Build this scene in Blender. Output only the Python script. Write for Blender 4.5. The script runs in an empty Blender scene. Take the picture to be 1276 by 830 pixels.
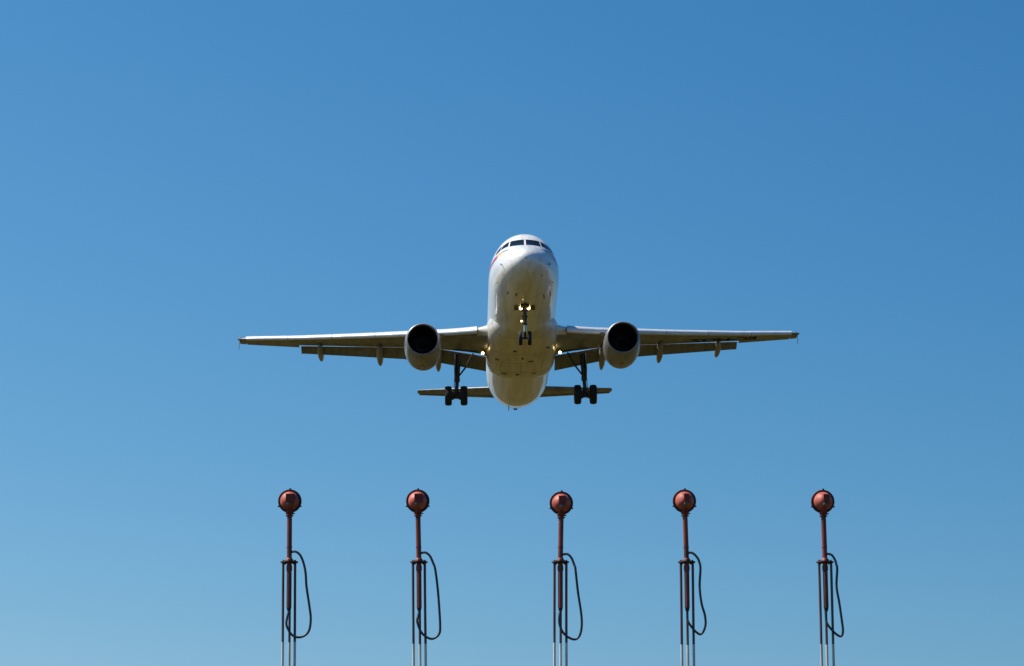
import bpy, bmesh, math, random
from mathutils import Vector, Matrix
R = math.radians
random.seed(7)
C = bpy.context.scene
# ------------------------------------------------------------------ camera
cam_d = bpy.data.cameras.new('camera'); cam = bpy.data.objects.new('camera', cam_d)
C.collection.objects.link(cam); C.camera = cam
cam_d.sensor_width = 36.0; cam_d.lens = 36.0 * 3861.9 / 1276.0
cam_d.clip_start = 0.1; cam_d.clip_end = 60000
EYE = 1.6
cam.location = (0, 0, EYE); cam.rotation_euler = (R(90 + 11), 0, 0)
# ------------------------------------------------------------------ world and sun
SUN = Vector((-0.60, 0.06, 0.80)).normalized()
sun_el = math.asin(SUN.z); sun_az = math.atan2(SUN.x, SUN.y)
W = bpy.data.worlds.new('World'); C.world = W; W.use_nodes = True
nt = W.node_tree; nt.nodes.clear()
wo = nt.nodes.new('ShaderNodeOutputWorld'); bg = nt.nodes.new('ShaderNodeBackground')
sky = nt.nodes.new('ShaderNodeTexSky'); sky.sky_type = 'NISHITA'; sky.sun_disc = False
sky.sun_elevation = sun_el; sky.sun_rotation = sun_az
sky.altitude = 600; sky.air_density = 1.0; sky.dust_density = 0.3; sky.ozone_density = 3.0
bg.inputs['Strength'].default_value = 0.10
# clear-sky colour response: deeper blue overhead, brighter towards the sun's side of the sky
def wn(t, **k):
    n = nt.nodes.new(t)
    for a, b in k.items(): setattr(n, a, b)
    return n
tcw = wn('ShaderNodeTexCoord'); sxw = wn('ShaderNodeSeparateXYZ'); nt.links.new(tcw.outputs['Generated'], sxw.inputs[0])
side = wn('ShaderNodeMath', operation='MULTIPLY_ADD'); side.inputs[1].default_value = -0.72; side.inputs[2].default_value = 1.0
nt.links.new(sxw.outputs['X'], side.inputs[0])
lim = wn('ShaderNodeClamp'); lim.inputs['Min'].default_value = 0.72; lim.inputs['Max'].default_value = 1.35
nt.links.new(side.outputs[0], lim.inputs[0])
sc = wn('ShaderNodeVectorMath', operation='SCALE'); nt.links.new(sky.outputs[0], sc.inputs[0]); nt.links.new(lim.outputs[0], sc.inputs['Scale'])
sp3 = wn('ShaderNodeSeparateColor'); cb3 = wn('ShaderNodeCombineColor'); nt.links.new(sc.outputs[0], sp3.inputs[0])
for ch, (kk, pw) in enumerate(((0.655, 1.44), (0.583, 0.876), (0.644, 0.61))):
    a = wn('ShaderNodeMath', operation='MULTIPLY'); a.inputs[1].default_value = 0.1; nt.links.new(sp3.outputs[ch], a.inputs[0])
    b = wn('ShaderNodeMath', operation='POWER'); b.inputs[1].default_value = pw; nt.links.new(a.outputs[0], b.inputs[0])
    c = wn('ShaderNodeMath', operation='MULTIPLY'); c.inputs[1].default_value = kk * 10; nt.links.new(b.outputs[0], c.inputs[0])
    nt.links.new(c.outputs[0], cb3.inputs[ch])
nt.links.new(cb3.outputs[0], bg.inputs[0]); nt.links.new(bg.outputs[0], wo.inputs[0])
sl = bpy.data.lights.new('sun', 'SUN'); sl.energy = 5.0; sl.angle = R(0.53); sl.color = (1.0, 0.95, 0.87)
so = bpy.data.objects.new('sun', sl); C.collection.objects.link(so)
so.rotation_euler = SUN.to_track_quat('Z', 'Y').to_euler(); so.location = (-60, 60, 120)
vs = C.view_settings
vs.view_transform = 'Standard'; vs.look = 'None'; vs.gamma = 1; vs.use_curve_mapping = False
vs.exposure = 0.35

# ------------------------------------------------------------------ materials
def principled(name, col, rough=0.5, metal=0.0, coat=0.0, emit=None, estr=0.0, spec=None):
    m = bpy.data.materials.new(name); m.use_nodes = True
    b = m.node_tree.nodes['Principled BSDF']
    b.inputs['Base Color'].default_value = (*col, 1); b.inputs['Roughness'].default_value = rough
    b.inputs['Metallic'].default_value = metal; b.inputs['Coat Weight'].default_value = coat
    b.inputs['Coat Roughness'].default_value = 0.05
    if spec is not None: b.inputs['Specular IOR Level'].default_value = spec
    if emit: b.inputs['Emission Color'].default_value = (*emit, 1); b.inputs['Emission Strength'].default_value = estr
    return m
def mottled(name, c1, c2, scale, stretch=(1, 1, 1), rough=0.4, rvar=0.1, metal=0.0, coat=0.0, bump=0.0,
            seams=None, seam_dark=0.55, detail=6, lo=0.35, hi=0.7, spec=None):
    """paint with streaky wear; seams = (spacing along the local Y axis, line width) for skin joints"""
    m = principled(name, c1, rough, metal, coat, spec=spec); n = m.node_tree; N = n.nodes; L = n.links
    b = N['Principled BSDF']
    tc = N.new('ShaderNodeTexCoord'); mp = N.new('ShaderNodeMapping'); mp.inputs['Scale'].default_value = stretch
    L.new(tc.outputs['Object'], mp.inputs[0])
    oi = N.new('ShaderNodeObjectInfo'); ml = N.new('ShaderNodeMath'); ml.operation = 'MULTIPLY'; ml.inputs[1].default_value = 40
    L.new(oi.outputs['Random'], ml.inputs[0]); L.new(ml.outputs[0], mp.inputs['Location'])
    no = N.new('ShaderNodeTexNoise'); no.inputs['Scale'].default_value = scale; no.inputs['Detail'].default_value = detail
    L.new(mp.outputs[0], no.inputs['Vector'])
    mr = N.new('ShaderNodeMapRange'); mr.inputs[1].default_value = lo; mr.inputs[2].default_value = hi
    L.new(no.outputs['Fac'], mr.inputs[0])
    mx = N.new('ShaderNodeMix'); mx.data_type = 'RGBA'
    mx.inputs[6].default_value = (*c1, 1); mx.inputs[7].default_value = (*c2, 1)
    L.new(mr.outputs[0], mx.inputs[0]); out = mx.outputs[2]
    if seams:
        sp, wd = seams
        sx = N.new('ShaderNodeSeparateXYZ'); L.new(tc.outputs['Object'], sx.inputs[0])
        md = N.new('ShaderNodeMath'); md.operation = 'PINGPONG'; md.inputs[1].default_value = sp / 2
        L.new(sx.outputs['Y'], md.inputs[0])
        lt = N.new('ShaderNodeMath'); lt.operation = 'LESS_THAN'; lt.inputs[1].default_value = wd
        L.new(md.outputs[0], lt.inputs[0])
        m2 = N.new('ShaderNodeMix'); m2.data_type = 'RGBA'; m2.blend_type = 'MULTIPLY'
        m2.inputs[7].default_value = (seam_dark,) * 3 + (1,)
        L.new(lt.outputs[0], m2.inputs[0]); L.new(out, m2.inputs[6]); out = m2.outputs[2]
    L.new(out, b.inputs['Base Color'])
    rr = N.new('ShaderNodeMapRange'); rr.inputs[3].default_value = rough - rvar; rr.inputs[4].default_value = rough + rvar
    L.new(no.outputs['Fac'], rr.inputs[0]); L.new(rr.outputs[0], b.inputs['Roughness'])
    if bump:
        bp = N.new('ShaderNodeBump'); bp.inputs['Strength'].default_value = bump; bp.inputs['Distance'].default_value = 0.02
        L.new(no.outputs['Fac'], bp.inputs['Height']); L.new(bp.outputs[0], b.inputs['Normal'])
    return m
M = {}
M['white'] = mottled('white_aircraft_paint', (0.82, 0.81, 0.79), (0.68, 0.65, 0.58), 1.4, (2.4, 0.10, 1.6), 0.32, 0.10, lo=.42, hi=.62,
                     coat=0.55, seams=(3.2, 0.012), seam_dark=0.6)  # tan streaks: grime, with ground reflections also put into the colour
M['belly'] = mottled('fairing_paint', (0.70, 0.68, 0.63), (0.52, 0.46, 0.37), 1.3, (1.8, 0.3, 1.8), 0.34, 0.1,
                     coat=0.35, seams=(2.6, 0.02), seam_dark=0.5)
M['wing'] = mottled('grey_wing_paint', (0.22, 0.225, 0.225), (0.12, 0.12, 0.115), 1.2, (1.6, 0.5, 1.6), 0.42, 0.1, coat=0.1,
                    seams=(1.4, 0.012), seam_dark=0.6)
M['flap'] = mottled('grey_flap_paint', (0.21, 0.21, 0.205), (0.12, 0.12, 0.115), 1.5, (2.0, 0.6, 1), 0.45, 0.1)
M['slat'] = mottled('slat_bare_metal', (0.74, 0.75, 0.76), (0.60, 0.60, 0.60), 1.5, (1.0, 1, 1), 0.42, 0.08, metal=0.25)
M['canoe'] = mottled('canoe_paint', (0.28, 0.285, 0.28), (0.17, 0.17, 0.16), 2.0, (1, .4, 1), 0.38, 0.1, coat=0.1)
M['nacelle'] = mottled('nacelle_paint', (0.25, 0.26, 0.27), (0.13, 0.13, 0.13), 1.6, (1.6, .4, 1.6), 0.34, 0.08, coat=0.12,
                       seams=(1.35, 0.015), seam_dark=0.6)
M['lip'] = mottled('polished_lip_metal', (0.30, 0.32, 0.35), (0.24, 0.25, 0.27), 2.5, (1, 1, 1), 0.45, 0.06, metal=0.55)
M['duct'] = principled('shade_dark_duct', (0.012, 0.012, 0.014), 0.6)  # near-black: shade inside the duct put into the base colour
M['fan'] = principled('shade_dark_fan', (0.018, 0.018, 0.02), 0.5, 0.5)  # darkened so the colour carries the intake's interior shadow
M['glass'] = principled('cockpit_glass', (0.008, 0.012, 0.02), 0.08, 0, spec=0.4)
M['cabin'] = principled('cabin_window_glass', (0.02, 0.025, 0.03), 0.15)
M['seal'] = principled('window_seal', (0.55, 0.55, 0.54), 0.5)
M['red'] = principled('cheatline_red', (0.50, 0.006, 0.016), 0.3, coat=0.4)
M['blue'] = principled('cheatline_blue', (0.03, 0.05, 0.16), 0.3, coat=0.4)
M['yellow'] = principled('cheatline_yellow', (0.85, 0.48, 0.03), 0.3, coat=0.4)
M['strut'] = mottled('gear_strut_paint', (0.040, 0.041, 0.045), (0.018, 0.018, 0.02), 9, (1, 1, 1), 0.45, 0.1)
M['chrome'] = principled('oleo_chrome', (0.7, 0.72, 0.75), 0.15, 1.0)
M['tyre'] = mottled('tyre_rubber', (0.009, 0.009, 0.009), (0.017, 0.016, 0.015), 8, rough=0.8, rvar=0.1)
M['rim'] = principled('wheel_rim_metal', (0.28, 0.28, 0.28), 0.45, 0.6)
M['door'] = mottled('gear_door_inner', (0.09, 0.055, 0.03), (0.04, 0.028, 0.018), 6, rough=0.55)
M['vent'] = principled('vent_recess', (0.13, 0.115, 0.09), 0.7)
M['ink'] = principled('registration_ink', (0.006, 0.006, 0.008), 0.7, spec=0.1)
M['bay'] = principled('wheel_bay_shade', (0.03, 0.03, 0.028), 0.8)  # dark colour stands in for the shade inside the bays
M['lamp'] = principled('landing_light_lens', (1, .9, .7), 0.2, emit=(1.0, 0.68, 0.28), estr=7)
M['flareglow'] = principled('light_flare_glow', (1, .9, .7), 0.2, emit=(1.0, 0.72, 0.32), estr=6)  # glow painting the flare over the nose landing lights, no lamp of its own
M['reddome'] = mottled('faded_red_lamp_paint', (0.56, 0.125, 0.078), (0.27, 0.045, 0.028), 14, rough=0.58, rvar=0.12, bump=0.15)
M['redpole'] = mottled('rusty_red_pole_paint', (0.27, 0.036, 0.018), (0.075, 0.024, 0.012), 9, (1, 1, .35), 0.55, 0.12, bump=0.3)
M['rust'] = mottled('rusted_flange', (0.10, 0.032, 0.02), (0.05, 0.022, 0.017), 25, rough=0.75, bump=0.4)
M['rimdark'] = principled('dark_lamp_rim', (0.045, 0.010, 0.012), 0.5)
M['box'] = mottled('lamp_bracket_paint', (0.24, 0.032, 0.022), (0.10, 0.018, 0.014), 30, rough=0.75)
M['gland'] = principled('grey_cable_gland', (0.11, 0.115, 0.115), 0.5, 0.0)
M['rubber'] = principled('black_cable_rubber', (0.012, 0.016, 0.018), 0.45)
M['rodred'] = mottled('dark_maroon_rod_paint', (0.10, 0.088, 0.080), (0.080, 0.016, 0.018), 2.2, (1, 1, 1), 0.5, 0.1)
M['rodwhite'] = mottled('pale_galvanised_rod', (0.66, 0.66, 0.60), (0.42, 0.41, 0.36), 9, (1, 1, .3), 0.5, 0.1)

# ------------------------------------------------------------------ mesh helpers
def link(name, me, mats, parent, angle=35):
    for mt in (mats if isinstance(mats, (list, tuple)) else [mats]): me.materials.append(mt)
    me.shade_smooth(); me.set_sharp_from_angle(angle=R(angle))
    o = bpy.data.objects.new(name, me); C.collection.objects.link(o)
    if parent: o.parent = parent
    return o
def build(name, vf, mats, parent=None, angle=35, mirror=False, mat_idx=None):
    v, f = vf
    if mirror: v = [(-x, y, z) for x, y, z in v]
    me = bpy.data.meshes.new(name); me.from_pydata([tuple(p) for p in v], [], [tuple(k) for k in f])
    bm = bmesh.new(); bm.from_mesh(me); bmesh.ops.remove_doubles(bm, verts=bm.verts, dist=1e-5)
    bmesh.ops.recalc_face_normals(bm, faces=bm.faces); bm.to_mesh(me); bm.free()
    if mat_idx:
        for p in me.polygons: p.material_index = mat_idx(p.center)
    return link(name, me, mats, parent, angle)
def join(*vfs):
    V, F = [], []
    for v, f in vfs:
        k = len(V); V += [tuple(p) for p in v]; F += [tuple(i + k for i in q) for q in f]
    return V, F
def loft(rings, closed=True, cap=(True, True)):
    n = len(rings[0]); V = [tuple(p) for r in rings for p in r]; F = []
    for i in range(len(rings) - 1):
        for j in range(n if closed else n - 1):
            k = (j + 1) % n
            F.append((i * n + j, i * n + k, (i + 1) * n + k, (i + 1) * n + j))
    if cap[0]: F.append(tuple(range(n - 1, -1, -1)))
    if cap[1]: F.append(tuple(range((len(rings) - 1) * n, len(rings) * n)))
    return V, F
def basis(d):
    d = Vector(d).normalized(); a = Vector((0, 0, 1)) if abs(d.z) < 0.9 else Vector((1, 0, 0))
    u = d.cross(a).normalized(); return u, d.cross(u).normalized(), d
def tube(pts, rad, n=10, caps=True):
    pts = [Vector(p) for p in pts]; rs = rad if isinstance(rad, (list, tuple)) else [rad] * len(pts)
    rings = []; u = None
    for i, p in enumerate(pts):
        d = (pts[min(i + 1, len(pts) - 1)] - pts[max(i - 1, 0)]).normalized()
        if u is None: u = basis(d)[0]
        u = (u - d * u.dot(d)).normalized(); w = d.cross(u)
        rings.append([p + (u * math.cos(2 * math.pi * k / n) + w * math.sin(2 * math.pi * k / n)) * rs[i] for k in range(n)])
    return loft(rings, cap=(caps, caps))
def lathe(profile, axis, origin, n=48, cap=(False, False)):
    """profile = [(distance along axis, radius)]"""
    u, w, d = basis(axis); o = Vector(origin)
    return loft([[o + d * a + (u * math.cos(2 * math.pi * k / n) + w * math.sin(2 * math.pi * k / n)) * r for k in range(n)]
                 for a, r in profile], cap=cap)
def box(c, s, rot=None, bev=0.0):
    c = Vector(c); hx, hy, hz = [k / 2 for k in s]; m = rot or Matrix.Identity(3)
    if bev <= 0:
        P = [m @ Vector((x * hx, y * hy, z * hz)) + c for x in (-1, 1) for y in (-1, 1) for z in (-1, 1)]
        return P, [(0, 1, 3, 2), (4, 6, 7, 5), (0, 4, 5, 1), (2, 3, 7, 6), (0, 2, 6, 4), (1, 5, 7, 3)]
    bm = bmesh.new(); bmesh.ops.create_cube(bm, size=1)
    for v in bm.verts: v.co = Vector((v.co.x * s[0], v.co.y * s[1], v.co.z * s[2]))
    bmesh.ops.bevel(bm, geom=bm.edges, offset=bev, segments=2, affect='EDGES')
    P = [m @ v.co + c for v in bm.verts]; F = [tuple(v.index for v in f.verts) for f in bm.faces]; bm.free()
    return P, F
def interp(tab, x):
    """monotone cubic through rows (x, a, b, ...)"""
    n = len(tab)
    if x <= tab[0][0]: return list(tab[0][1:])
    if x >= tab[-1][0]: return list(tab[-1][1:])
    i = max(k for k in range(n - 1) if tab[k][0] <= x); out = []
    for c in range(1, len(tab[0])):
        def sl_(k): return (tab[k + 1][c] - tab[k][c]) / (tab[k + 1][0] - tab[k][0])
        def tg(k):
            if k == 0: return sl_(0)
            if k == n - 1: return sl_(n - 2)
            a, b = sl_(k - 1), sl_(k)
            return 0 if a * b <= 0 else 2 * a * b / (a + b)
        h = tab[i + 1][0] - tab[i][0]; t = (x - tab[i][0]) / h
        out.append((2*t**3-3*t*t+1)*tab[i][c] + (t**3-2*t*t+t)*h*tg(i) + (-2*t**3+3*t*t)*tab[i+1][c] + (t**3-t*t)*h*tg(i+1))
    return out
def lin(tab, x):
    if x <= tab[0][0]: return list(tab[0][1:])
    for a, b in zip(tab, tab[1:]):
        if x <= b[0]:
            t = (x - a[0]) / (b[0] - a[0]); return [p + (q - p) * t for p, q in zip(a[1:], b[1:])]
    return list(tab[-1][1:])

def thing(name, label, cat, loc=(0, 0, 0), group=None):
    o = bpy.data.objects.new(name, None); C.collection.objects.link(o); o.location = loc
    o.empty_display_size = 0.3
    o['label'] = label; o['category'] = cat
    if group: o['group'] = group
    return o

# ------------------------------------------------------------------ ground
def make_ground():
    rings = []; n = 96
    V = [(0, 0, 0)]; F = []
    rad = [20, 60, 150, 400, 1000, 3000, 9000, 25000]
    for r in rad:
        for k in range(n):
            a = 2 * math.pi * k / n; V.append((r * math.cos(a), r * math.sin(a), 0))
    for k in range(n): F.append((0, 1 + k, 1 + (k + 1) % n))
    for i in range(len(rad) - 1):
        for k in range(n):
            a, b = 1 + i * n, 1 + (i + 1) * n; F.append((a + k, b + k, b + (k + 1) % n, a + (k + 1) % n))
    m = principled('dry_grassland', (0.17, 0.14, 0.07), 0.95, spec=0.1); t = m.node_tree; N = t.nodes; L = t.links
    tc = N.new('ShaderNodeTexCoord')
    n1 = N.new('ShaderNodeTexNoise'); n1.inputs['Scale'].default_value = 0.016; n1.inputs['Detail'].default_value = 8
    n2 = N.new('ShaderNodeTexNoise'); n2.inputs['Scale'].default_value = 1.4; n2.inputs['Detail'].default_value = 8
    L.new(tc.outputs['Object'], n1.inputs[0]); L.new(tc.outputs['Object'], n2.inputs[0])
    cr = N.new('ShaderNodeValToRGB'); e = cr.color_ramp.elements
    e[0].position = 0.36; e[0].color = (0.026, 0.037, 0.007, 1); e[1].position = 0.64; e[1].color = (0.150, 0.088, 0.026, 1)
    k = cr.color_ramp.elements.new(0.5); k.color = (0.070, 0.054, 0.010, 1)
    L.new(n1.outputs[0], cr.inputs[0])
    mx = N.new('ShaderNodeMix'); mx.data_type = 'RGBA'; mx.blend_type = 'MULTIPLY'; mx.inputs[0].default_value = 0.6
    c2 = N.new('ShaderNodeValToRGB'); c2.color_ramp.elements[0].position = .3; c2.color_ramp.elements[0].color = (.55, .55, .5, 1)
    c2.color_ramp.elements[1].position = .7
    L.new(n2.outputs[0], c2.inputs[0]); L.new(cr.outputs[0], mx.inputs[6]); L.new(c2.outputs[0], mx.inputs[7])
    L.new(mx.outputs[2], N['Principled BSDF'].inputs['Base Color'])
    g = build('ground', (V, F), m); g['kind'] = 'structure'
make_ground()

# ================================================================== AIRLINER
# local frame: +X to the right as seen from the camera, +Y aft from the nose tip, +Z up from the fuselage centreline
air = thing('airliner', 'white twin-engine passenger jet coming in to land with wheels and flaps down', 'airplane',
            (0.750, 164.593, 36.710 + EYE))
air.rotation_mode = 'YXZ'; air.rotation_euler = (-0.08778, -0.01347, 0.01568)

FUS = [  # station, top, bottom, half width
 (0.00, -0.52, -0.56, 0.02), (0.03, -0.37, -0.71, 0.18), (0.10, -0.24, -0.86, 0.33), (0.30, -0.03, -1.10, 0.58), (0.60, 0.18, -1.30, 0.83),
 (1.00, 0.40, -1.47, 1.07), (1.50, 0.66, -1.63, 1.29), (1.80, 0.88, -1.70, 1.39), (2.15, 1.22, -1.77, 1.49), (2.5, 1.50, -1.83, 1.58),
 (2.8, 1.67, -1.87, 1.65), (3.2, 1.81, -1.92, 1.73), (3.7, 1.91, -1.97, 1.81), (4.3, 1.98, -2.01, 1.89), (5.0, 2.03, -2.04, 1.94),
 (6.5, 2.07, -2.07, 1.975), (12, 2.07, -2.07, 1.975), (18, 2.07, -2.07, 1.975), (23.5, 2.07, -2.07, 1.975), (26, 2.07, -1.93, 1.95), (28, 2.06, -1.62, 1.86),
 (30, 2.03, -1.16, 1.70), (32, 1.96, -0.67, 1.44), (34, 1.84, -0.17, 1.10), (36, 1.60, 0.36, 0.70), (37, 1.42, 0.62, 0.44), (37.57, 1.24, 0.80, 0.26)]
def fus(s):
    t, b, w = interp(FUS, s); return t, b, w
def fus_ring(s, n=96):
    t, b, w = fus(s); c = (t + b) / 2; h = (t - b) / 2
    return [(w * math.sin(2 * math.pi * k / n), s, c + h * math.cos(2 * math.pi * k / n)) for k in range(n)]
def half_w(s, z):
    t, b, w = fus(s); c = (t + b) / 2; h = (t - b) / 2
    return w * math.sqrt(max(0.0, 1 - ((z - c) / h) ** 2))
def on_side(s, z, sgn, off=0.008):
    p = Vector((half_w(s, z), s, z))
    a = Vector((half_w(s + .02, z), s + .02, z)) - Vector((half_w(s - .02, z), s - .02, z))
    b = Vector((half_w(s, z + .02), s, z + .02)) - Vector((half_w(s, z - .02), s, z - .02))
    nrm = a.cross(b).normalized()
    if nrm.x < 0: nrm = -nrm
    p += nrm * off; return (sgn * p.x, p.y, p.z)
def on_front(x, z, off=0.010):
    """nose surface point with given lateral x and height z"""
    def inside(s):
        t, b, w = fus(s); c = (t + b) / 2; h = (t - b) / 2
        return (x / w) ** 2 + ((z - c) / h) ** 2 <= 1
    lo, hi = 0.0, 6.5
    for _ in range(40):
        m = (lo + hi) / 2
        if inside(m): hi = m
        else: lo = m
    return lo
def on_front_off(x, z, off=0.010):
    e = 0.02
    p = Vector((x, on_front(x, z), z)); a = Vector((x + e, on_front(x + e, z), z)) - p; b = Vector((x, on_front(x, z + e), z + e)) - p
    nrm = a.cross(b).normalized()
    if nrm.y > 0: nrm = -nrm
    p += nrm * off; return tuple(p)
sts = []
s = 0.0
while s < 0.3: sts.append(s); s += 0.03
while s < 6.5: sts.append(s); s += 0.12
while s < 37.57: sts.append(s); s += 0.5
sts.append(37.57)
fuselage = build('fuselage', loft([fus_ring(s) for s in sts]), M['white'], air, 40)

def patch(corners, fn, n=8, thick=None):
    """curved quad patch; corners in the parameter plane, fn maps them to 3-D"""
    a, b, c, d = corners; V = []; F = []
    for i in range(n + 1):
        for j in range(n + 1):
            u, v = i / n, j / n
            p = [(1-u)*(1-v)*a[k] + u*(1-v)*b[k] + u*v*c[k] + (1-u)*v*d[k] for k in (0, 1)]
            V.append(fn(*p))
    for i in range(n):
        for j in range(n):
            q = i * (n + 1) + j; F.append((q, q + n + 1, q + n + 2, q + 1))
    return V, F
for sg in (-1, 1):
    build('cockpit_window', patch([(sg*0.055, .62), (sg*0.85, .665), (sg*0.77, 1.08), (sg*0.055, 1.13)], on_front_off), M['glass'], fuselage)
    build('cockpit_window', patch([(1.95, .71), (2.33, .60), (2.44, .90), (2.28, 1.08)], lambda a, b: on_side(a, b, sg, .010)), M['glass'], fuselage)
    build('cockpit_window', patch([(2.41, .59), (2.95, .49), (2.95, .68), (2.51, .89)], lambda a, b: on_side(a, b, sg, .010)), M['glass'], fuselage)
    # cheatline: yellow at the front, red running aft
    build('yellow_stripe', patch([(2.02, .34), (2.51, .20), (2.51, .38), (2.16, .48)], lambda a, b: on_side(a, b, sg, .006)), M['yellow'], fuselage)
    build('blue_stripe', patch([(1.65, .40), (2.04, .36), (2.04, .43), (1.65, .46)], lambda a, b: on_side(a, b, sg, .006)), M['blue'], fuselage)
    build('red_stripe', join(*[patch(q, lambda a, b: on_side(a, b, sg, .006), 14) for q in (
        [(2.52, .17), (5.8, .10), (5.8, .34), (2.52, .37)], [(5.8, .10), (7.0, .03), (7.0, .23), (5.8, .34)], [(7.0, .03), (30.5, .03), (30.5, .23), (7.0, .23)])]), M['red'], fuselage)
    # pitot probes
    for (s_, z_) in ((1.5, -.48),):
        p = Vector(on_side(s_, z_, sg, 0)); q = p + Vector((sg * .05, -.10, -.02))
        build('probe', join(tube([p, q], .016, 8), tube([q + Vector((0, .05, .06)), q + Vector((0, -.10, -.07))], [.028, .02], 8)), M['ink'], fuselage)
    p = Vector(on_side(3.1, -1.0, sg, 0)); q = p + Vector((sg*.09, 0, -.06))
    build('probe', join(tube([p, q], .014, 8), tube([q, q + Vector((0, -.12, 0))], .012, 8)), M['ink'], fuselage)
    # cabin windows
    for i in range(46):
        s_ = 7.2 + i * 0.533
        if abs(s_ - 14.9) < .01: continue
        V = []; F = []
        pts = [on_side(s_ + .115 * math.cos(a), .42 + .165 * math.sin(a), sg, .006) for a in [2*math.pi*k/12 for k in range(12)]]
        build('cabin_window', (pts, [tuple(range(12))]), M['cabin'], fuselage)
for x, z in ((-.5, -1.79), (1.05, -1.62), (1.42, -1.32), (.88, -1.2), (-.95, -1.6)):
    build('vent', ([on_front_off(x + .05 * math.cos(2*math.pi*k/10), z + .028 * math.sin(2*math.pi*k/10), .006) for k in range(10)], [tuple(range(10))]), M['vent'], fuselage)
# blade antennas and drain masts under the belly, tail cone exhaust
def blade(p, h, c, lean=.5):
    x, y, z = p; t = .02
    pr = [(y, z + .1), (y + c, z + .1), (y + c * .95, z - h), (y + c * lean, z - h)]
    V = [(x - t, a, b) for a, b in pr] + [(x + t, a, b) for a, b in pr]
    return V, [(0, 1, 2, 3), (7, 6, 5, 4), (0, 4, 5, 1), (1, 5, 6, 2), (2, 6, 7, 3), (3, 7, 4, 0)]
build('antenna', blade((0, 9.6, -2.07), .26, .34), M['white'], fuselage)
build('antenna', blade((-.55, 27.6, -1.62), .30, .16), M['ink'], fuselage)
build('exhaust_outlet', lathe([(0, .25), (.06, .24), (.06, .17), (-.25, .15)], (0, 1, .18), (0, 37.5, 1.02), 24, (False, True)), M['duct'], fuselage)
build('tail_skid', box((0, 33.7, -.23), (.26, .4, .10), bev=.03), M['ink'], fuselage)

# belly fairing ----------------------------------------------------------------
BF = [(9.0, 1.15, -1.90, .9), (9.8, 1.50, -2.04, .6), (10.6, 1.80, -2.16, .4), (11.5, 2.02, -2.26, .3), (12.6, 2.09, -2.34, .1), (15.0, 2.10, -2.40, .06), (17.8, 2.05, -2.40, .10), (18.5, 1.99, -2.32, .2), (19.4, 1.86, -2.0, .4)]
def fairing_ring(s, n=56):
    w, zb, _ = interp(BF, s); zt = -0.55; out = []
    c = zt - .35; h = c - zb; e = 0.62
    for k in range(n + 1):
        a = math.pi * k / n  # from right side round the bottom to left side
        ca, sa = math.cos(a), math.sin(a)
        out.append((w * math.copysign(abs(ca) ** e, ca), s, c - h * abs(sa) ** e))
    out = [(w * .86, s, zt)] + out + [(-w * .86, s, zt)]
    return out
bs = [9.0 + i * 10.4 / 52 for i in range(53)]
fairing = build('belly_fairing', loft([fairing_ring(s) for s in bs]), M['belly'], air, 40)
def on_bottom(x, s, off=.006):
    w, zb, _ = interp(BF, s); c = -.9; h = c - zb; ca = min(1, abs(x) / w) ** (1 / .62); sa = math.sqrt(max(0, 1 - ca * ca))
    return (x, s, c - h * sa ** .62 - off)
VENTS = [(-.42, 12.5, .20, .10), (1.5, 12.4, .22, .09), (-1.42, 14.5, .24, .09), (.55, 14.5, .30, .08), (0.05, 13.9, .12, .12), (-1.0, 17.3, .34, .07), (-.2, 17.4, .22, .09), (.8, 17.2, .20, .06)]
for x, s, a, b in VENTS:
    build('vent', ([on_bottom(x + a * .62 * math.cos(2*math.pi*k/14), s + b * 2.0 * math.sin(2*math.pi*k/14) + (.2 if x > 1 else 0) * math.cos(2*math.pi*k/14)) for k in range(14)], [tuple(range(14))]), M['vent'], fairing)
def seam(pts, w=.018):
    V = []; F = []
    for i, (x, s) in enumerate(pts):
        j = min(i + 1, len(pts) - 1); k = max(i - 1, 0); d = Vector((pts[j][0] - pts[k][0], pts[j][1] - pts[k][1])).normalized()
        V += [on_bottom(x - d.y * w, s + d.x * w, .004), on_bottom(x + d.y * w, s - d.x * w, .004)]
        if i: F.append((2*i-2, 2*i-1, 2*i+1, 2*i))
    return V, F
def seg(a, b, n=12): return [(a[0] + (b[0]-a[0])*i/n, a[1] + (b[1]-a[1])*i/n) for i in range(n + 1)]
for a_, b_, n_, w_ in (((0, 14.9), (0, 17.5), 12, .010), ((-1.9, 13.2), (1.9, 13.2), 30, .009), ((-1.9, 14.9), (1.9, 14.9), 30, .010),
                       ((-1.9, 16.9), (1.9, 16.9), 30, .012), ((-1.2, 14.92), (-1.2, 16.88), 12, .009), ((1.2, 14.92), (1.2, 16.88), 12, .009)):
    build('panel_joint', seam(seg(a_, b_, n_), w_), M['vent'], fairing)

# wings -------------------------------------------------------------------------
WT = [  # y, s_le, chord, z_le, thickness, incidence deg
 (1.60, 10.9, 7.6, -1.34, .155, 1.4), (1.95, 11.35, 6.9, -1.26, .150, 1.3), (2.25, 11.85, 6.3, -1.16, .135, 1.2), (2.60, 12.26, 5.8, -1.10, .130, 1.0),
 (4.0, 13.0, 5.0, -1.00, .118, .5), (6.4, 14.24, 3.9, -.71, .110, -.3), (9.0, 15.60, 3.3, -.41, .106, -.7),
 (13.2, 17.78, 2.25, .12, .105, -1.5), (16.6, 19.55, 1.50, .62, .10, -2.2), (16.95, 19.80, 1.35, .68, .09, -2.2)]
def thick(u, t): return 5 * t * (.2969*math.sqrt(max(u, 0)) - .126*u - .3516*u*u + .2843*u**3 - .1015*u**4)
def camber(u): return .018 * math.sin(math.pi * min(1, u)) + (.012 * max(0, u - .6))
def wing_at(y): return lin(WT, y)
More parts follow.
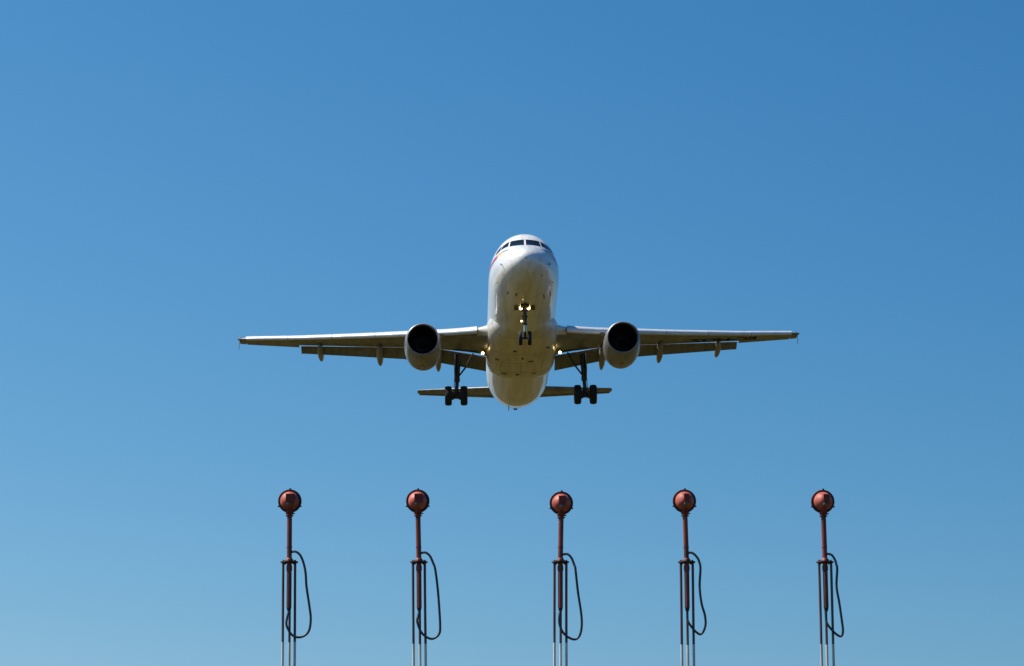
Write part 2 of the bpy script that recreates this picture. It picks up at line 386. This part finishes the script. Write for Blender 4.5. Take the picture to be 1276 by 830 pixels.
def uend(y): return lin([(1.6, .75), (2.6, .72), (4.8, .66), (6.4, .70), (7.5, .705), (13.19, .715), (13.2, .745)], y)[0]
def wpt(y, u, w):
    sle, c, zle, t, inc = wing_at(y); a = R(inc)
    return (y, sle + (u * math.cos(a) + w * math.sin(a)) * c, zle + (-u * math.sin(a) + w * math.cos(a)) * c)
def foil(y, u0, u1, n=16, sgn_open=False):
    """closed section between chord fractions u0 and u1"""
    t = wing_at(y)[3]
    us = [u0 + (u1 - u0) * (1 - math.cos(math.pi * i / n)) / 2 for i in range(n + 1)]
    up = [wpt(y, u, camber(u) + thick(u, t)) for u in us]; lo = [wpt(y, u, camber(u) - thick(u, t)) for u in us]
    return up + lo[::-1] if u0 > 0 else up + lo[::-1][:-1]
YS = [1.6, 1.75, 1.95, 2.1, 2.25, 2.45, 2.6, 3.3, 4.0, 5.2, 6.4, 7.7, 9.0, 11.1, 13.2, 15, 16.6, 16.95]
FL = [(2.05, 17.14, -1.33, 1.34), (4.8, 17.05, -.87, 1.24), (6.4, 17.14, -.71, 1.15), (7.0, 17.34, -.66, 1.05), (12.8, 19.40, .06, .70), (13.3, 19.56, .105, .67)]  # y, s, z, chord
def flap_ring(y, y2=None, defl=26):
    s0, z0, c = lin(FL, y); a = R(defl); out = []
    n = 12; us = [(1 - math.cos(math.pi * i / n)) / 2 for i in range(n + 1)]
    P = [(u, thick(u, .15) + .02*math.sin(math.pi*u)) for u in us] + [(u, -thick(u, .15)*.7 + .02*math.sin(math.pi*u)) for u in us[::-1][1:-1]]
    return [(y, s0 + (u*math.cos(a) + w*math.sin(a))*c, z0 + (-u*math.sin(a) + w*math.cos(a))*c) for u, w in P]
SS = [(.25,-.20),(.12,-.17),(.03,-.10),(0,0),(.02,.10),(.09,.19),(.22,.26),(.45,.31),(.75,.32),(1,.29),(1,.27),(.7,.26),(.45,.2),(.3,.08),(.26,-.1)]
def slat_ring(y, cs):
    a = R(19); nose = wpt(y, 0, 0); out = []
    for u, w in SS:
        out.append((y, nose[1] - .34*cs + (u*math.cos(a) - w*math.sin(a))*cs + .0, nose[2] - .17*cs + (u*math.sin(a)*1.0 + w*math.cos(a))*cs))
    return out
def slat_cs(y): return lin([(2.6, .80), (6.4, .66), (16.6, .46)], y)[0]
def make_wing(sg):
    mir = sg < 0
    inner = loft([foil(y, 0.0, uend(y)) for y in YS if y <= 16.95])
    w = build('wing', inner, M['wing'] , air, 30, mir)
    # root fillet shows body paint: separate material on the inboard strip
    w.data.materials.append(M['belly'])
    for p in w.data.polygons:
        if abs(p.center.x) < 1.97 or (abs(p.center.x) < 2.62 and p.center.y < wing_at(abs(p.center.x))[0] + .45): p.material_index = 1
    for a, b in ((2.62, 5.15), (6.15, 8.6), (8.63, 11.2), (11.23, 13.9), (13.93, 16.5)):
        build('slat', loft([slat_ring(y, slat_cs(y)) for y in (a, (2*a+b)/3, (a+2*b)/3, b)]), M['slat'], w, 40, mir)
    for a, b in ((2.05, 6.30), (6.42, 13.18)):
        ys = [a] + [q[0] for q in FL if a < q[0] < b] + [b]
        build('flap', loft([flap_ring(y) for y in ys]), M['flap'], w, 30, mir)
    # aileron
    def ail(y, d=3):
        r = foil(y, .755, 1.0, 6); h = Vector(wpt(y, .755, 0)); m = Matrix.Rotation(R(-d), 3, 'X')
        return [tuple(m @ (Vector(p) - h) + h) for p in r]
    build('aileron', loft([ail(y) for y in (13.3, 15, 16.5)]), M['wing'], w, 30, mir)
    build('tip_edge', loft([foil(y, .755, 1.0, 6) for y in (16.53, 16.95)]), M['wing'], w, 30, mir)
    # wingtip fence: swept arrow plate
    sle, c, zle, t, inc = wing_at(16.95)
    for_pr = [(sle - .05, zle + .02), (sle + .75, zle + .42), (sle + 1.20, zle + .52), (sle + 1.42, zle + .54), (sle + 1.38, zle + .2), (sle + 1.46, zle),
              (sle + 1.38, zle - .20), (sle + 1.42, zle - .28), (sle + 1.22, zle - .27), (sle + .55, zle - .16)]
    n = len(for_pr)
    V = [(16.95, a, b) for a, b in for_pr] + [(16.975, a, b) for a, b in for_pr]
    V = [(x + .10 * (a - sle - .6), a, b) for (x, a, b) in V]
    F = [tuple(range(n)), tuple(range(2*n - 1, n - 1, -1))] + [(i, (i+1) % n, n + (i+1) % n, n + i) for i in range(n)]
    build('wingtip_fence', (V, F), M['wing'], w, 30, mir)
    # nav light housing at the tip leading edge
    build('wingtip_light', tube([(16.70, sle - .03, zle + .01), (16.86, sle + .03, zle + .01), (16.99, sle + .16, zle + .01)], [.03, .06, .05], 10), M['ink'], w, 30, mir)
    # flap track fairings (canoes)
    for y, ln, dr, wd in ((4.9, 3.6, .50, .22), (8.4, 3.3, .42, .22), (12.0, 2.9, .38, .205)):
        sle, c, zle, t, inc = wing_at(y); s0 = sle + .45 * c; rings = []
        zz = wpt(y, .5, camber(.5) - thick(.5, t))[2]
        fs, fz, fc = lin(FL, y)
        s1 = {4.9: 19.55, 8.4: 20.0, 12.0: 21.15}[y]; z1 = {4.9: -1.58, 8.4: -1.04, 12.0: -.38}[y]
        hinge = fs - .1
        for i in range(15):
            u = i / 14; s_ = s0 + (s1 - s0) * u
            z_ = zz - .10 if s_ < hinge else None
            if z_ is None:
                v = (s_ - hinge) / (s1 - hinge); z_ = (zz - .10) * (1 - v) + z1 * v
            pr = (math.sin(math.pi * min(1, u / .45) / 2) ** .7 if u < .45 else (1 - ((u - .45) / .55) ** 2.6) ** .75) if 0 < u < 1 else .04
            rw, rh = wd * pr, wd * 1.45 * pr
            rings.append([(y + rw * math.cos(2*math.pi*k/16), s_, z_ + rh * math.sin(2*math.pi*k/16)) for k in range(16)])
        build('flap_track_fairing', loft(rings), M['canoe'], w, 40, mir)
    # landing lights under the wing root
    for (x, y, z, r, mt) in ((2.27, 14.6, -1.83, .092, 'lamp'),):
        if r == 0: continue
        body = lathe([(.0, r * .95), (.03, r * 1.08), (.16, r * .8), (.22, r * .3)], (0, 1, 0), (x, y, z), 20, (False, True))
        hsg = build('landing_light', body, M['strut'], w, 40, mir)
        lens = lathe([(.012, r * .96), (-.02, r * .7), (-.03, .01)], (0, 1, 0), (x, y, z), 20, (False, True))
        # the lens sits inside its housing mesh: second material slot
        k = len(body[1]); hsg.data.materials.append(M[mt])
        b2 = build('landing_light_lens', lens, M[mt], w, 40, mir)
    # wheel bay shadow gap under the wing beside the gear leg
    return w
wing_l = make_wing(-1); wing_r = make_wing(1)

# registration letters under the wing on the right of the picture
def letters(txt, size, place, parent):
    cu = bpy.data.curves.new('t', 'FONT'); cu.body = txt; cu.size = size; cu.offset = 0.03; cu.space_character = 0.92
    ob = bpy.data.objects.new('t', cu); C.collection.objects.link(ob); dg = bpy.context.evaluated_depsgraph_get(); dg.update()
    me = bpy.data.meshes.new_from_object(ob.evaluated_get(dg)); bpy.data.objects.remove(ob)
    for v in me.vertices: v.co = place(v.co.x, v.co.y)
    return link('registration_letters', me, M['ink'], parent)
def under(x, h):
    y = 14.4 - x * .92; c = wing_at(y)[1]; u = .62 - h * .85 / c; t = wing_at(y)[3]
    p = Vector(wpt(y, u, camber(u) - thick(u, t))); p.z -= .012; return p
letters('EC-HQZ', 1.3, under, wing_r)

# engines ------------------------------------------------------------------------
def make_engine(sg):
    x0 = sg * 5.75; s0 = 10.25; zc = -2.17; ax = (0, 1, -.035)
    def tilt(vf):  # scarfed inlet: the top lip stands slightly ahead of the bottom
        v, f = vf; out = []
        for p in v:
            p = Vector(p); k = max(0, 1 - (p.y - s0) / 1.2); out.append((p.x, p.y - (p.z - zc) * .07 * k, p.z))
        return out, f
    O = (x0, s0, zc)
    outer = [(.16, .985), (.30, 1.01), (.6, 1.035), (1.0, 1.06), (1.5, 1.075), (2.0, 1.065), (2.5, 1.03), (3.0, .96), (3.3, .88), (3.3, .80), (3.0, .82)]
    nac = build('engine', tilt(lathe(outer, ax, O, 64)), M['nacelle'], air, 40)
    lip = [(.16, .985), (.08, .955), (.03, .925), (0, .89), (.02, .862), (.07, .845), (.16, .835)]
    build('inlet_lip', tilt(lathe(lip, ax, O, 64)), M['lip'], nac, 60)
    duct = [(.16, .835), (.5, .845), (1.0, .865), (1.25, .868)]
    build('inlet_duct', tilt(lathe(duct, ax, O, 64)), M['duct'], nac, 60)
    V, F = [], []
    for k in range(36):
        a0 = 2 * math.pi * k / 36
        ring = []
        for i in range(6):
            r = .24 + (.862 - .24) * i / 5; tw = R(28 + 34 * i / 5); a = a0 + .10 * i / 5; ch = .075 + .05 * i / 5
            for e in (-1, 1):
                dx = e * ch * math.sin(R(90) - tw) ; dy = e * ch * math.sin(tw) * .8
                ring.append((x0 + r * math.cos(a) - dx * math.sin(a), s0 + 1.12 + dy, zc - .04 + r * math.sin(a) + dx * math.cos(a)))
        b = len(V); V += ring
        for i in range(5): F.append((b + 2*i, b + 2*i + 1, b + 2*i + 3, b + 2*i + 2))
    build('fan', join((V, F), lathe([(1.35, .868), (1.36, .02)], ax, O, 48, (False, True))), M['fan'], nac)
    build('spinner', lathe([(.72, .01), (.78, .07), (.9, .15), (1.05, .22), (1.15, .25)], ax, O, 32, (True, False)), M['fan'], nac)
    build('exhaust_cone', lathe([(2.9, .80), (3.3, .60), (3.9, .47), (4.3, .40), (4.3, .34), (4.1, .3), (4.6, .12), (4.75, .02)], ax, O, 40), M['fan'], nac)
    # strake on the inboard shoulder
    sx = x0 - sg * .98; z1 = zc + .62
    n = Vector((-sg * .84, 0, .54)).normalized()
    A = [Vector((sx, s0 + 1.1, z1)), Vector((sx, s0 + 2.1, z1 - .05)), Vector((sx, s0 + 2.05, z1 - .05)) + n * .30, Vector((sx, s0 + 1.75, z1)) + n * .30]
    off = Vector((0, 0, .012)); V = [tuple(p) for p in A] + [tuple(p + off) for p in A]
    build('strake', (V, [(0,1,2,3),(7,6,5,4),(0,4,5,1),(1,5,6,2),(2,6,7,3),(3,7,4,0)]), M['nacelle'], nac)
    # lower latch fairing
    build('drain_fairing', tube([(x0, s0 + 1.6, zc - 1.15), (x0, s0 + 2.0, zc - 1.17), (x0, s0 + 2.6, zc - 1.08)], [.03, .06, .02], 10), M['canoe'], nac)
    # pylon
    rings = []
    for s_, zt, zb, w in ((s0 + 1.3, zc + 1.16, zc + .95, .05), (s0 + 2.2, zc + 1.32, zc + .9, .17), (s0 + 3.2, zc + 1.44, zc + .7, .21), (s0 + 4.6, -.85, zc + .45, .20), (s0 + 6.2, -.95, -1.25, .12), (s0 + 7.0, -.98, -1.08, .03)):
        rings.append([(x0 - w, s_, zb), (x0 - w, s_, zt - .06), (x0 - w * .5, s_, zt), (x0 + w * .5, s_, zt), (x0 + w, s_, zt - .06), (x0 + w, s_, zb)])
    build('pylon', loft(rings), M['nacelle'], nac, 40)
    return nac
make_engine(-1); make_engine(1)

# tail -------------------------------------------------------------------------------
def tail_ring(p, s, c, t, axis, n=12, zz=0):
    us = [(1 - math.cos(math.pi * i / n)) / 2 for i in range(n + 1)]
    P = [(u, thick(u, t)) for u in us] + [(u, -thick(u, t)) for u in us[::-1][1:-1]]
    if axis == 'x': return [(p, s + u * c, zz + w * c) for u, w in P]
    return [(w * c, s + u * c, p) for u, w in P]
for sg in (-1, 1):
    hs = build('tailplane', loft([tail_ring(y, s, c, t, 'x', zz=z) for y, s, c, z, t in ((.5, 31.7, 2.35, .74, .15), (1.5, 32.3, 2.02, .84, .145), (6.25, 34.85, .93, 1.38, .11), (6.36, 34.98, .8, 1.39, .09))]),
               M['wing'], air, 30, sg < 0)
    build('elevator', loft([tail_ring(y, s, c, t, 'x', zz=z) for y, s, c, z, t in ((1.35, 34.27, .66, .825, .17), (6.25, 35.76, .34, 1.365, .17))]), M['flap'], hs, 30, sg < 0)
fin = build('tail_fin', loft([tail_ring(z, s, c, t, 'z') for z, s, c, t in ((1.6, 29.4, 6.4, .11), (2.6, 30.6, 5.4, .11), (7.7, 34.4, 2.4, .10), (7.85, 34.7, 2.0, .07))]), M['red'], air, 30)

# landing gear -----------------------------------------------------------------------
def wheel(name, c, r, w, parent, rimr):
    n = 40; h = w / 2
    t = lathe([(-h * .72, rimr), (-h * .86, rimr * 1.08), (-h, r * .80), (-h * .93, r * .90), (-h * .72, r * .965), (-h * .35, r * .995), (-h * .30, r * .985), (-h*.25, r), (0, r), (h*.25, r), (h * .30, r * .985), (h * .35, r * .995),
                (h * .72, r * .965), (h * .93, r * .90), (h, r * .80), (h * .86, rimr * 1.08), (h * .72, rimr)], (1, 0, 0), c, n)
    rim = lathe([(-h * .72, rimr), (-h * .45, rimr * .9), (-h * .40, rimr * .35), (-h * .6, rimr * .30), (-h * .6, .01)], (1, 0, 0), c, n, (False, True))
    rim2 = lathe([(h * .72, rimr), (h * .45, rimr * .9), (h * .40, rimr * .35), (h * .6, rimr * .30), (h * .6, .01)], (1, 0, 0), c, n, (False, True))
    c = Vector(c)
    o = build(name, join(t, rim, rim2), [M['tyre'], M['rim']], parent, 40,
              mat_idx=lambda q: 1 if math.hypot(q.y - c.y, q.z - c.z) < rimr * .97 else 0)
    return o
# nose gear
NA = Vector((0, 5.07, -3.66)); NT = Vector((0, 4.75, -1.95))
ng = build('nose_gear', join(tube([NT, NT.lerp(NA, .55)], [.115, .10], 14), tube([NT.lerp(NA, .50), NT.lerp(NA, .58)], .135, 14),
    tube([NT.lerp(NA, .55), NA], [.065, .065], 12), tube([NA - Vector((.30, 0, 0)), NA + Vector((.30, 0, 0))], .06, 12),
    tube([NA + Vector((0, -.10, .05)), NA + Vector((0, -.28, .38)), NT.lerp(NA, .58) + Vector((0, -.12, 0))], .035, 8),
    tube([NT.lerp(NA, .48), Vector((0, 3.75, -1.92))], .05, 10), tube([NT.lerp(NA, .30) - Vector((.16, 0, 0)), NT.lerp(NA, .30) + Vector((.16, 0, 0))], .05, 10),
    box(NT.lerp(NA, .38) + Vector((0, -.13, 0)), (.22, .10, .16), bev=.02)), M['strut'], air, 40)
build('oleo', tube([NT.lerp(NA, .585), NT.lerp(NA, .93)], .072, 14), M['chrome'], ng)
for sg in (-1, 1):
    wheel('wheel', NA + Vector((sg * .255, 0, 0)), .40, .215, ng, .19)
    c = Vector((sg * .215, 4.60, -2.06))
    hs_ = build('landing_light', lathe([(0, .095), (.03, .105), (.12, .08), (.15, .03)], (0, 1, 0), c, 20, (False, True)), M['strut'], ng)
    build('landing_light_lens', lathe([(.015, .092), (-.015, .06), (-.02, .01)], (0, 1, 0), c, 20, (False, True)), M['lamp'], ng)
    c = Vector((sg * .205, 4.62, -1.90))
    build('taxi_light_and_flare', lathe([(.0, .05), (.03, .055), (.1, .04)], (0, 1, 0), c, 16, (True, True)), M['flareglow'], ng)  # glowing stub for the flare above the landing light, not a lamp
    build('light_bracket', tube([(0, 4.75, -2.05), (sg * .2, 4.74, -2.05), (sg * .2, 4.74, -1.90)], .025, 8), M['strut'], ng)
    # forward bay doors, splayed
    a = Vector((sg * .26, 3.35, -2.0)); m = Matrix.Rotation(R(sg * -62), 3, 'Y')
    build('gear_door', box(Vector((sg * .40, 4.75, -1.99)), (.035, .80, .36), Matrix.Rotation(R(-sg * 84), 3, 'Y'), .01), M['door'], ng)
c = NT.lerp(NA, .47) + Vector((-.19, -.14, 0))
build('taxi_light_and_flare', lathe([(.0, .045), (.03, .05), (.1, .03)], (0, 1, 0), c, 16, (True, True)), M['lamp'], ng)
build('wheel_bay', box((0, 4.6, -2.035), (.46, 1.3, .05)), M['bay'], ng)  # dark slab at the belly line, painting the shade of the bay

# main gear
def main_gear(sg):
    A = Vector((sg * 3.85, 17.72, -3.58)); T = Vector((sg * 3.70, 17.35, -1.15))
    def L(t): return T.lerp(A, t)
    g = build('main_gear', join(tube([L(-.02), L(.60)], [.17, .145], 16), tube([L(.56), L(.66)], .175, 16), tube([L(.6), A], [.10, .10], 14),
        tube([A - Vector((.52, 0, 0)), A + Vector((.52, 0, 0))], .095, 14), tube([A + Vector((0, 0, .1)), A - Vector((0, 0, .16))], .15, 14),
        # torque link at the back, side stay inboard
        tube([A + Vector((0, .18, .12)), A + Vector((0, .45, .50)), L(.60) + Vector((0, .15, 0))], .045, 8),
        tube([L(.58), Vector((sg * 3.25, 17.15, -1.95)), Vector((sg * 2.80, 16.85, -1.20))], [.05, .055, .05], 10),
        tube([L(.24), Vector((sg * 3.2, 17.1, -1.88))], .035, 8),
        tube([L(.5) + Vector((-sg*.12, -.14, 0)), L(.78) + Vector((-sg*.10, -.14, 0)), A + Vector((-sg*.12, -.12, .1))], .022, 6),
        tube([L(.1) + Vector((sg*.12, -.15, 0)), L(.55) + Vector((sg*.15, -.16, 0)), A + Vector((sg*.14, -.12, .1))], .022, 6)), M['strut'], air, 40)
    build('oleo', tube([L(.66), L(.90)], .105, 16), M['strut'], g)
    for k in (-1, 1):
        wheel('wheel', A + Vector((k * .465, 0, 0)), .585, .42, g, .27)
        build('brake_pack', lathe([(-.09, .20), (-.07, .24), (.07, .24), (.09, .20)], (1, 0, 0), A + Vector((k * .22, 0, 0)), 24, (True, True)), M['door'], g)
    # leg door on the outboard side
    D = [Vector((sg * 3.98, 17.02, -1.18)), Vector((sg * 3.98, 17.72, -1.18)), Vector((sg * 4.03, 17.85, -2.20)), Vector((sg * 4.03, 17.65, -2.75)), Vector((sg * 4.03, 17.35, -2.75)), Vector((sg * 4.03, 17.15, -2.2))]
    D = [p + Vector((-sg * (.10 + .10 * (p.y - 17.0)), 0, 0)) for p in D]; o = Vector((sg * .05, .02, 0)); n = len(D)
    build('gear_door', ([tuple(p) for p in D] + [tuple(p + o) for p in D], [tuple(range(n)), tuple(range(2*n-1, n-1, -1))] + [(i, (i+1) % n, n + (i+1) % n, n + i) for i in range(n)]), M['canoe'], g)
    # dark sheet on the wing's underside, painting the shade of the leg bay
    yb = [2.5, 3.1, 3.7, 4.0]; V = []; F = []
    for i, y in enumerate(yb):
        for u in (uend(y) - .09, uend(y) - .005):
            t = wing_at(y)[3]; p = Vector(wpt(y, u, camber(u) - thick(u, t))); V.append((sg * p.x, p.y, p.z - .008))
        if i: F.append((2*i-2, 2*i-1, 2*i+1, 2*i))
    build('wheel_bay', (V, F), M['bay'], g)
    return g
main_gear(-1); main_gear(1)

# ================================================================== APPROACH LIGHT MASTS
S = 1 / 124.0            # metres per photo pixel at the row of lamps
YD = 31.0
GROUP = 'red approach light masts in a row'
CABLES = [
 [(2.8,688.4),(8.1,687.9),(13.9,692.5),(18.2,702.6),(20.8,715.6),(21.9,731.7),(25.5,756.2),(27.2,772.1),(25,786.6),(17.8,793.5),(9.1,794.5),(2.2,790.0),(-3.2,779.4),(-2.3,769.2),(-.4,761.3)],
]
def zoomc(x0, top, bot, cx):
    return [(x0 + a / 6.92 - cx, 600 + b / 6.92) for a, b in top] + [(x0 + a / 6.92 - cx, 710 + b / 6.92) for a, b in bot]
CABLES += [
 zoomc(480, [(313,622),(345,615),(385,645),(415,710)], [(432,0),(452,150),(466,320),(475,490),(465,560),(410,600),(350,580),(305,530),(277,450),(285,400),(293,355)], 522),
 zoomc(650, [(360,632),(395,630),(430,665),(455,730)], [(463,0),(485,200),(512,380),(517,490),(500,570),(460,605),(400,585),(350,535),(325,465),(325,400),(332,355)], 698),
 zoomc(810, [(333,617),(365,620),(405,660),(424,705)], [(432,0),(425,150),(440,290),(470,400),(475,480),(455,540),(425,560),(380,525),(335,465),(322,430),(320,360)], 855.6),
 zoomc(980, [(352,625),(385,635),(415,680),(426,720)], [(433,0),(427,150),(450,290),(470,430),(482,530),(470,575),(440,570),(390,525),(350,470),(340,430),(337,355)], 1028.2)]
# per mast: photo x of head, x of the post at the flange, x of the middle rod low down, y of head centre, head turn (deg)
MASTS = [(361, 360.5, 359.5, 624.5, -2), (520.5, 522, 523, 624.5, -2), (699.5, 698.3, 698.5, 627, 0), (853, 855.6, 857.5, 624.5, 2), (1025.5, 1028, 1031.5, 625, 3)]
LABELS = ['red approach light at the left end of the row, black cable in a wide loop',
          'red approach light second from left, with a long narrow black cable loop',
          'red approach light in the middle of the row, its head slightly lower than the rest',
          'red approach light second from right, its black cable bending inward before a short loop',
          'red approach light at the right end of the row, black cable in a pointed loop']
def smooth(pts, k=6):
    P = [Vector(p) for p in pts]; out = []
    for i in range(len(P) - 1):
        a, b, c, d = P[max(i-1, 0)], P[i], P[i+1], P[min(i+2, len(P)-1)]
        for j in range(k):
            t = j / k; out.append(.5 * ((2*b) + (c-a)*t + (2*a-5*b+4*c-d)*t*t + (3*b-a-3*c+d)*t**3))
    return out + [P[-1]]
F_PX = 3861.9
TILT = R(11)
def zworld(py):   # height of something standing at the lamps' distance that shows at this row of the photo
    a = TILT + math.atan((415 - py) / F_PX); return EYE + YD * math.tan(a)
def xworld(px, py):
    z = zworld(py) - EYE; d = YD * math.cos(TILT) + z * math.sin(TILT); return (px - 638) / F_PX * d
def make_mast(i):
    hx, fx, rx, hy, turn = MASTS[i]
    X0 = xworld(rx, 830); bc, bw = ((2.7, 10.8), (2.4, 10), (1.2, 8.4), (1.1, 5.8), (1.6, 6.4))[i]; root = thing('approach_light', LABELS[i], 'approach light', (X0, YD, 0), GROUP)
    def P(px, py, dy=0): return Vector((xworld(px, py) - X0, dy, zworld(py)))
    # axis of the mast, through flange and low rod position
    zf = zworld(700.5); zh = zworld(hy)
    base = P(rx, 830); flange = P(fx, 700.5); head = P(hx, hy)
    def ax(z):   # centre line of the lower part
        t = (z - base.z) / (flange.z - base.z); q = base.lerp(flange, t); return Vector((q.x, 0, z))
    def ax2(z):
        t = (z - flange.z) / (head.z - flange.z); q = flange.lerp(head, t); return Vector((q.x, 0, z))
    k = S
    zc = zworld(hy + 16.5)
    # post
    build('post', join(tube([ax2(zf), ax2(zc)], 3.15 * k, 20), tube([ax2(zworld(701)), ax2(zworld(697.5)), ax2(zworld(695.5))], [5.4*k, 4.8*k, 3.4*k], 20),
                       tube([ax2(zf + 18*k), ax2(zf + 19.5*k)], 3.5*k, 16)), M['redpole'], root)
    # flange with bolts
    n = 24
    fl = lathe([(-.7*k, 10.9*k), (.7*k, 10.9*k), (1.0*k, 3.0*k)], (0, 0, 1), flange, 28, (True, True))
    bolts = [tube([flange + Vector((7.4*k*math.cos(a), 7.4*k*math.sin(a), -2.4*k)), flange + Vector((7.4*k*math.cos(a), 7.4*k*math.sin(a), 2.8*k))], 1.15*k, 6) for a in (R(180), R(0), R(90), R(270), R(45), R(135))]
    build('flange', join(fl, *bolts), M['rust'], root)
    # sleeve under the flange, with the gland it ends in
    zt = zworld(757.5)
    build('sleeve', join(tube([ax(zf - 1*k), ax(zt)], 3.1 * k, 20), tube([ax(zworld(705)), ax(zworld(711))], 3.7*k, 16)), M['redpole'], root)
    build('cable_gland', tube([ax(zt + .5*k), ax(zt - 1.5*k), ax(zt - 4.5*k)], [3.0*k, 2.7*k, 1.9*k], 14), M['rubber'], root)
    # three rods: left, right and one behind the sleeve; pale below the paint line
    zp = zworld((800, 802.3, 801, 803.2, 802.8)[i])
    for (dx, dy) in ((-7.4, 0), (7.4, 0), (.3, 7.5)):
        zs = [zf - 1.0*k + 0.0] + [zf + (zp - zf) * j / 6 for j in range(1, 7)] + [2.5, 1.2, .06]
        pts = []
        for z in zs:
            q = ax(z); sp = 1.0 + .02 * math.sin(z * 3 + i + dx); pts.append((q.x + dx * k * sp, dy * k, z))
        build('rod', tube(pts, 1.62 * k, 12), [M['rodred'], M['rodwhite']], root, 50, mat_idx=lambda c: 1 if c.z < zp else 0)
    build('base_plate', lathe([(0, .16), (.05, .16), (.06, .14)], (0, 0, 1), (ax(0).x, 0, 0), 24, (True, True)), M['rust'], root)
    # spacer ring down below
    sp = ax(3.4); build('spacer', lathe([(-.012, 9.5*k), (.012, 9.5*k)], (0, 0, 1), sp, 24, (True, True)), M['rodwhite'], root)
    # cable
    pts = []; cb = CABLES[i]; fxr = (360.5, 522, 698, 855.6, 1028.2)[i]; m = len(cb)
    for j, (dx, py) in enumerate(cb):
        u = j / (m - 1); dy = -2.2 - 5.5 * math.sin(math.pi * min(1, u * 1.05)) if u > .0 else -1.5
        if j == 0: dx -= 1.5
        if j == m - 1: dy = -.8
        pts.append(Vector((P(fxr + dx, py).x, dy * k, zworld(py))))
    build('cable', tube(smooth(pts), 1.5 * k, 10), M['rubber'], root, 60)
    # ---- lamp head, pointing away from the camera towards the aircraft
    rm = Matrix.Rotation(R(turn), 3, 'Z') @ Matrix.Rotation(R(6), 3, 'X')
    def H(vf): v, f = vf; return [tuple(rm @ Vector(p) + head) for p in v], f
    Rr = 14.6 * k
    dome = [(-15.0*k*math.cos(a) , 11.9*k*math.sin(a)) for a in [R(d) for d in range(3, 91, 6)]] + [(2.5*k, 12.2*k)]
    hd = build('lamp_head', H(lathe(dome, (0, 1, 0), (0, 0, 0), 48, (True, False))), M['reddome'], root, 50)
    build('rim', H(lathe([(.6*k, 11.95*k), (-.4*k, 12.2*k), (-.6*k, Rr - .3*k), (0, Rr), (2.2*k, Rr + .2*k), (4.5*k, Rr), (4.5*k, 12.6*k)], (0, 1, 0), (0, 0, 0), 48, (False, False))), M['rimdark'], hd, 40)
    build('lens', H(lathe([(3.6*k, 12.8*k), (5.2*k, 9*k), (6*k, .5*k)], (0, 1, 0), (0, 0, 0), 32, (False, True))), M['glass'], hd, 40)
    for d in (88, 205, 335):
        a = R(d); u = Vector((math.cos(a), 0, math.sin(a)))
        mm = Matrix.Rotation(-a, 3, 'Y')
        build('clip', H(box(u * (Rr + .8*k) + Vector((0, .8*k, 0)), (1.9*k, 4*k, 1.8*k), mm, .3*k)), M['rimdark'], hd)
    # terminal box standing off the dome, grey gland below it
    build('terminal_box', H(join(box((bc*k, -13.5*k, 3.4*k), (bw*k, 9.5*k, 9.8*k), None, .7*k), box((bc*k, -18.2*k, 3.4*k), (bw*k + .8*k, .9*k, 10.6*k), None, .25*k))), M['box'], hd)
    build('gland', H(lathe([(0, 2.3*k), (-4.2*k, 2.2*k), (-4.8*k, 1.3*k)], (0, 1, 0), (.3*k, -13.4*k, -3.8*k), 16, (False, True))), M['gland'], hd)
    # knuckle and yoke that carry the head
    nk = ax2(zc)
    build('knuckle', join(lathe([(-2.4*k, 4.8*k), (-1.2*k, 5.0*k), (-1.0*k, 3.7*k), (1.8*k, 3.9*k), (2.0*k, 5.0*k), (3.2*k, 5.0*k), (6.0*k, 3.0*k)], (0, 0, 1), nk, 20, (True, True)),
        tube([nk + Vector((-4.9*k, -1*k, .9*k)), nk + Vector((6.6*k, -1*k, .9*k))], .8*k, 8),
        tube([nk + Vector((0, -1.5*k, 2*k)), nk + Vector((0, -7*k, 5*k)), Vector((head.x, -8.5*k, head.z - 6*k))], [3.2*k, 2.6*k, 2.0*k], 12)), M['box'], root)
    return root
for i in range(5): make_mast(i)
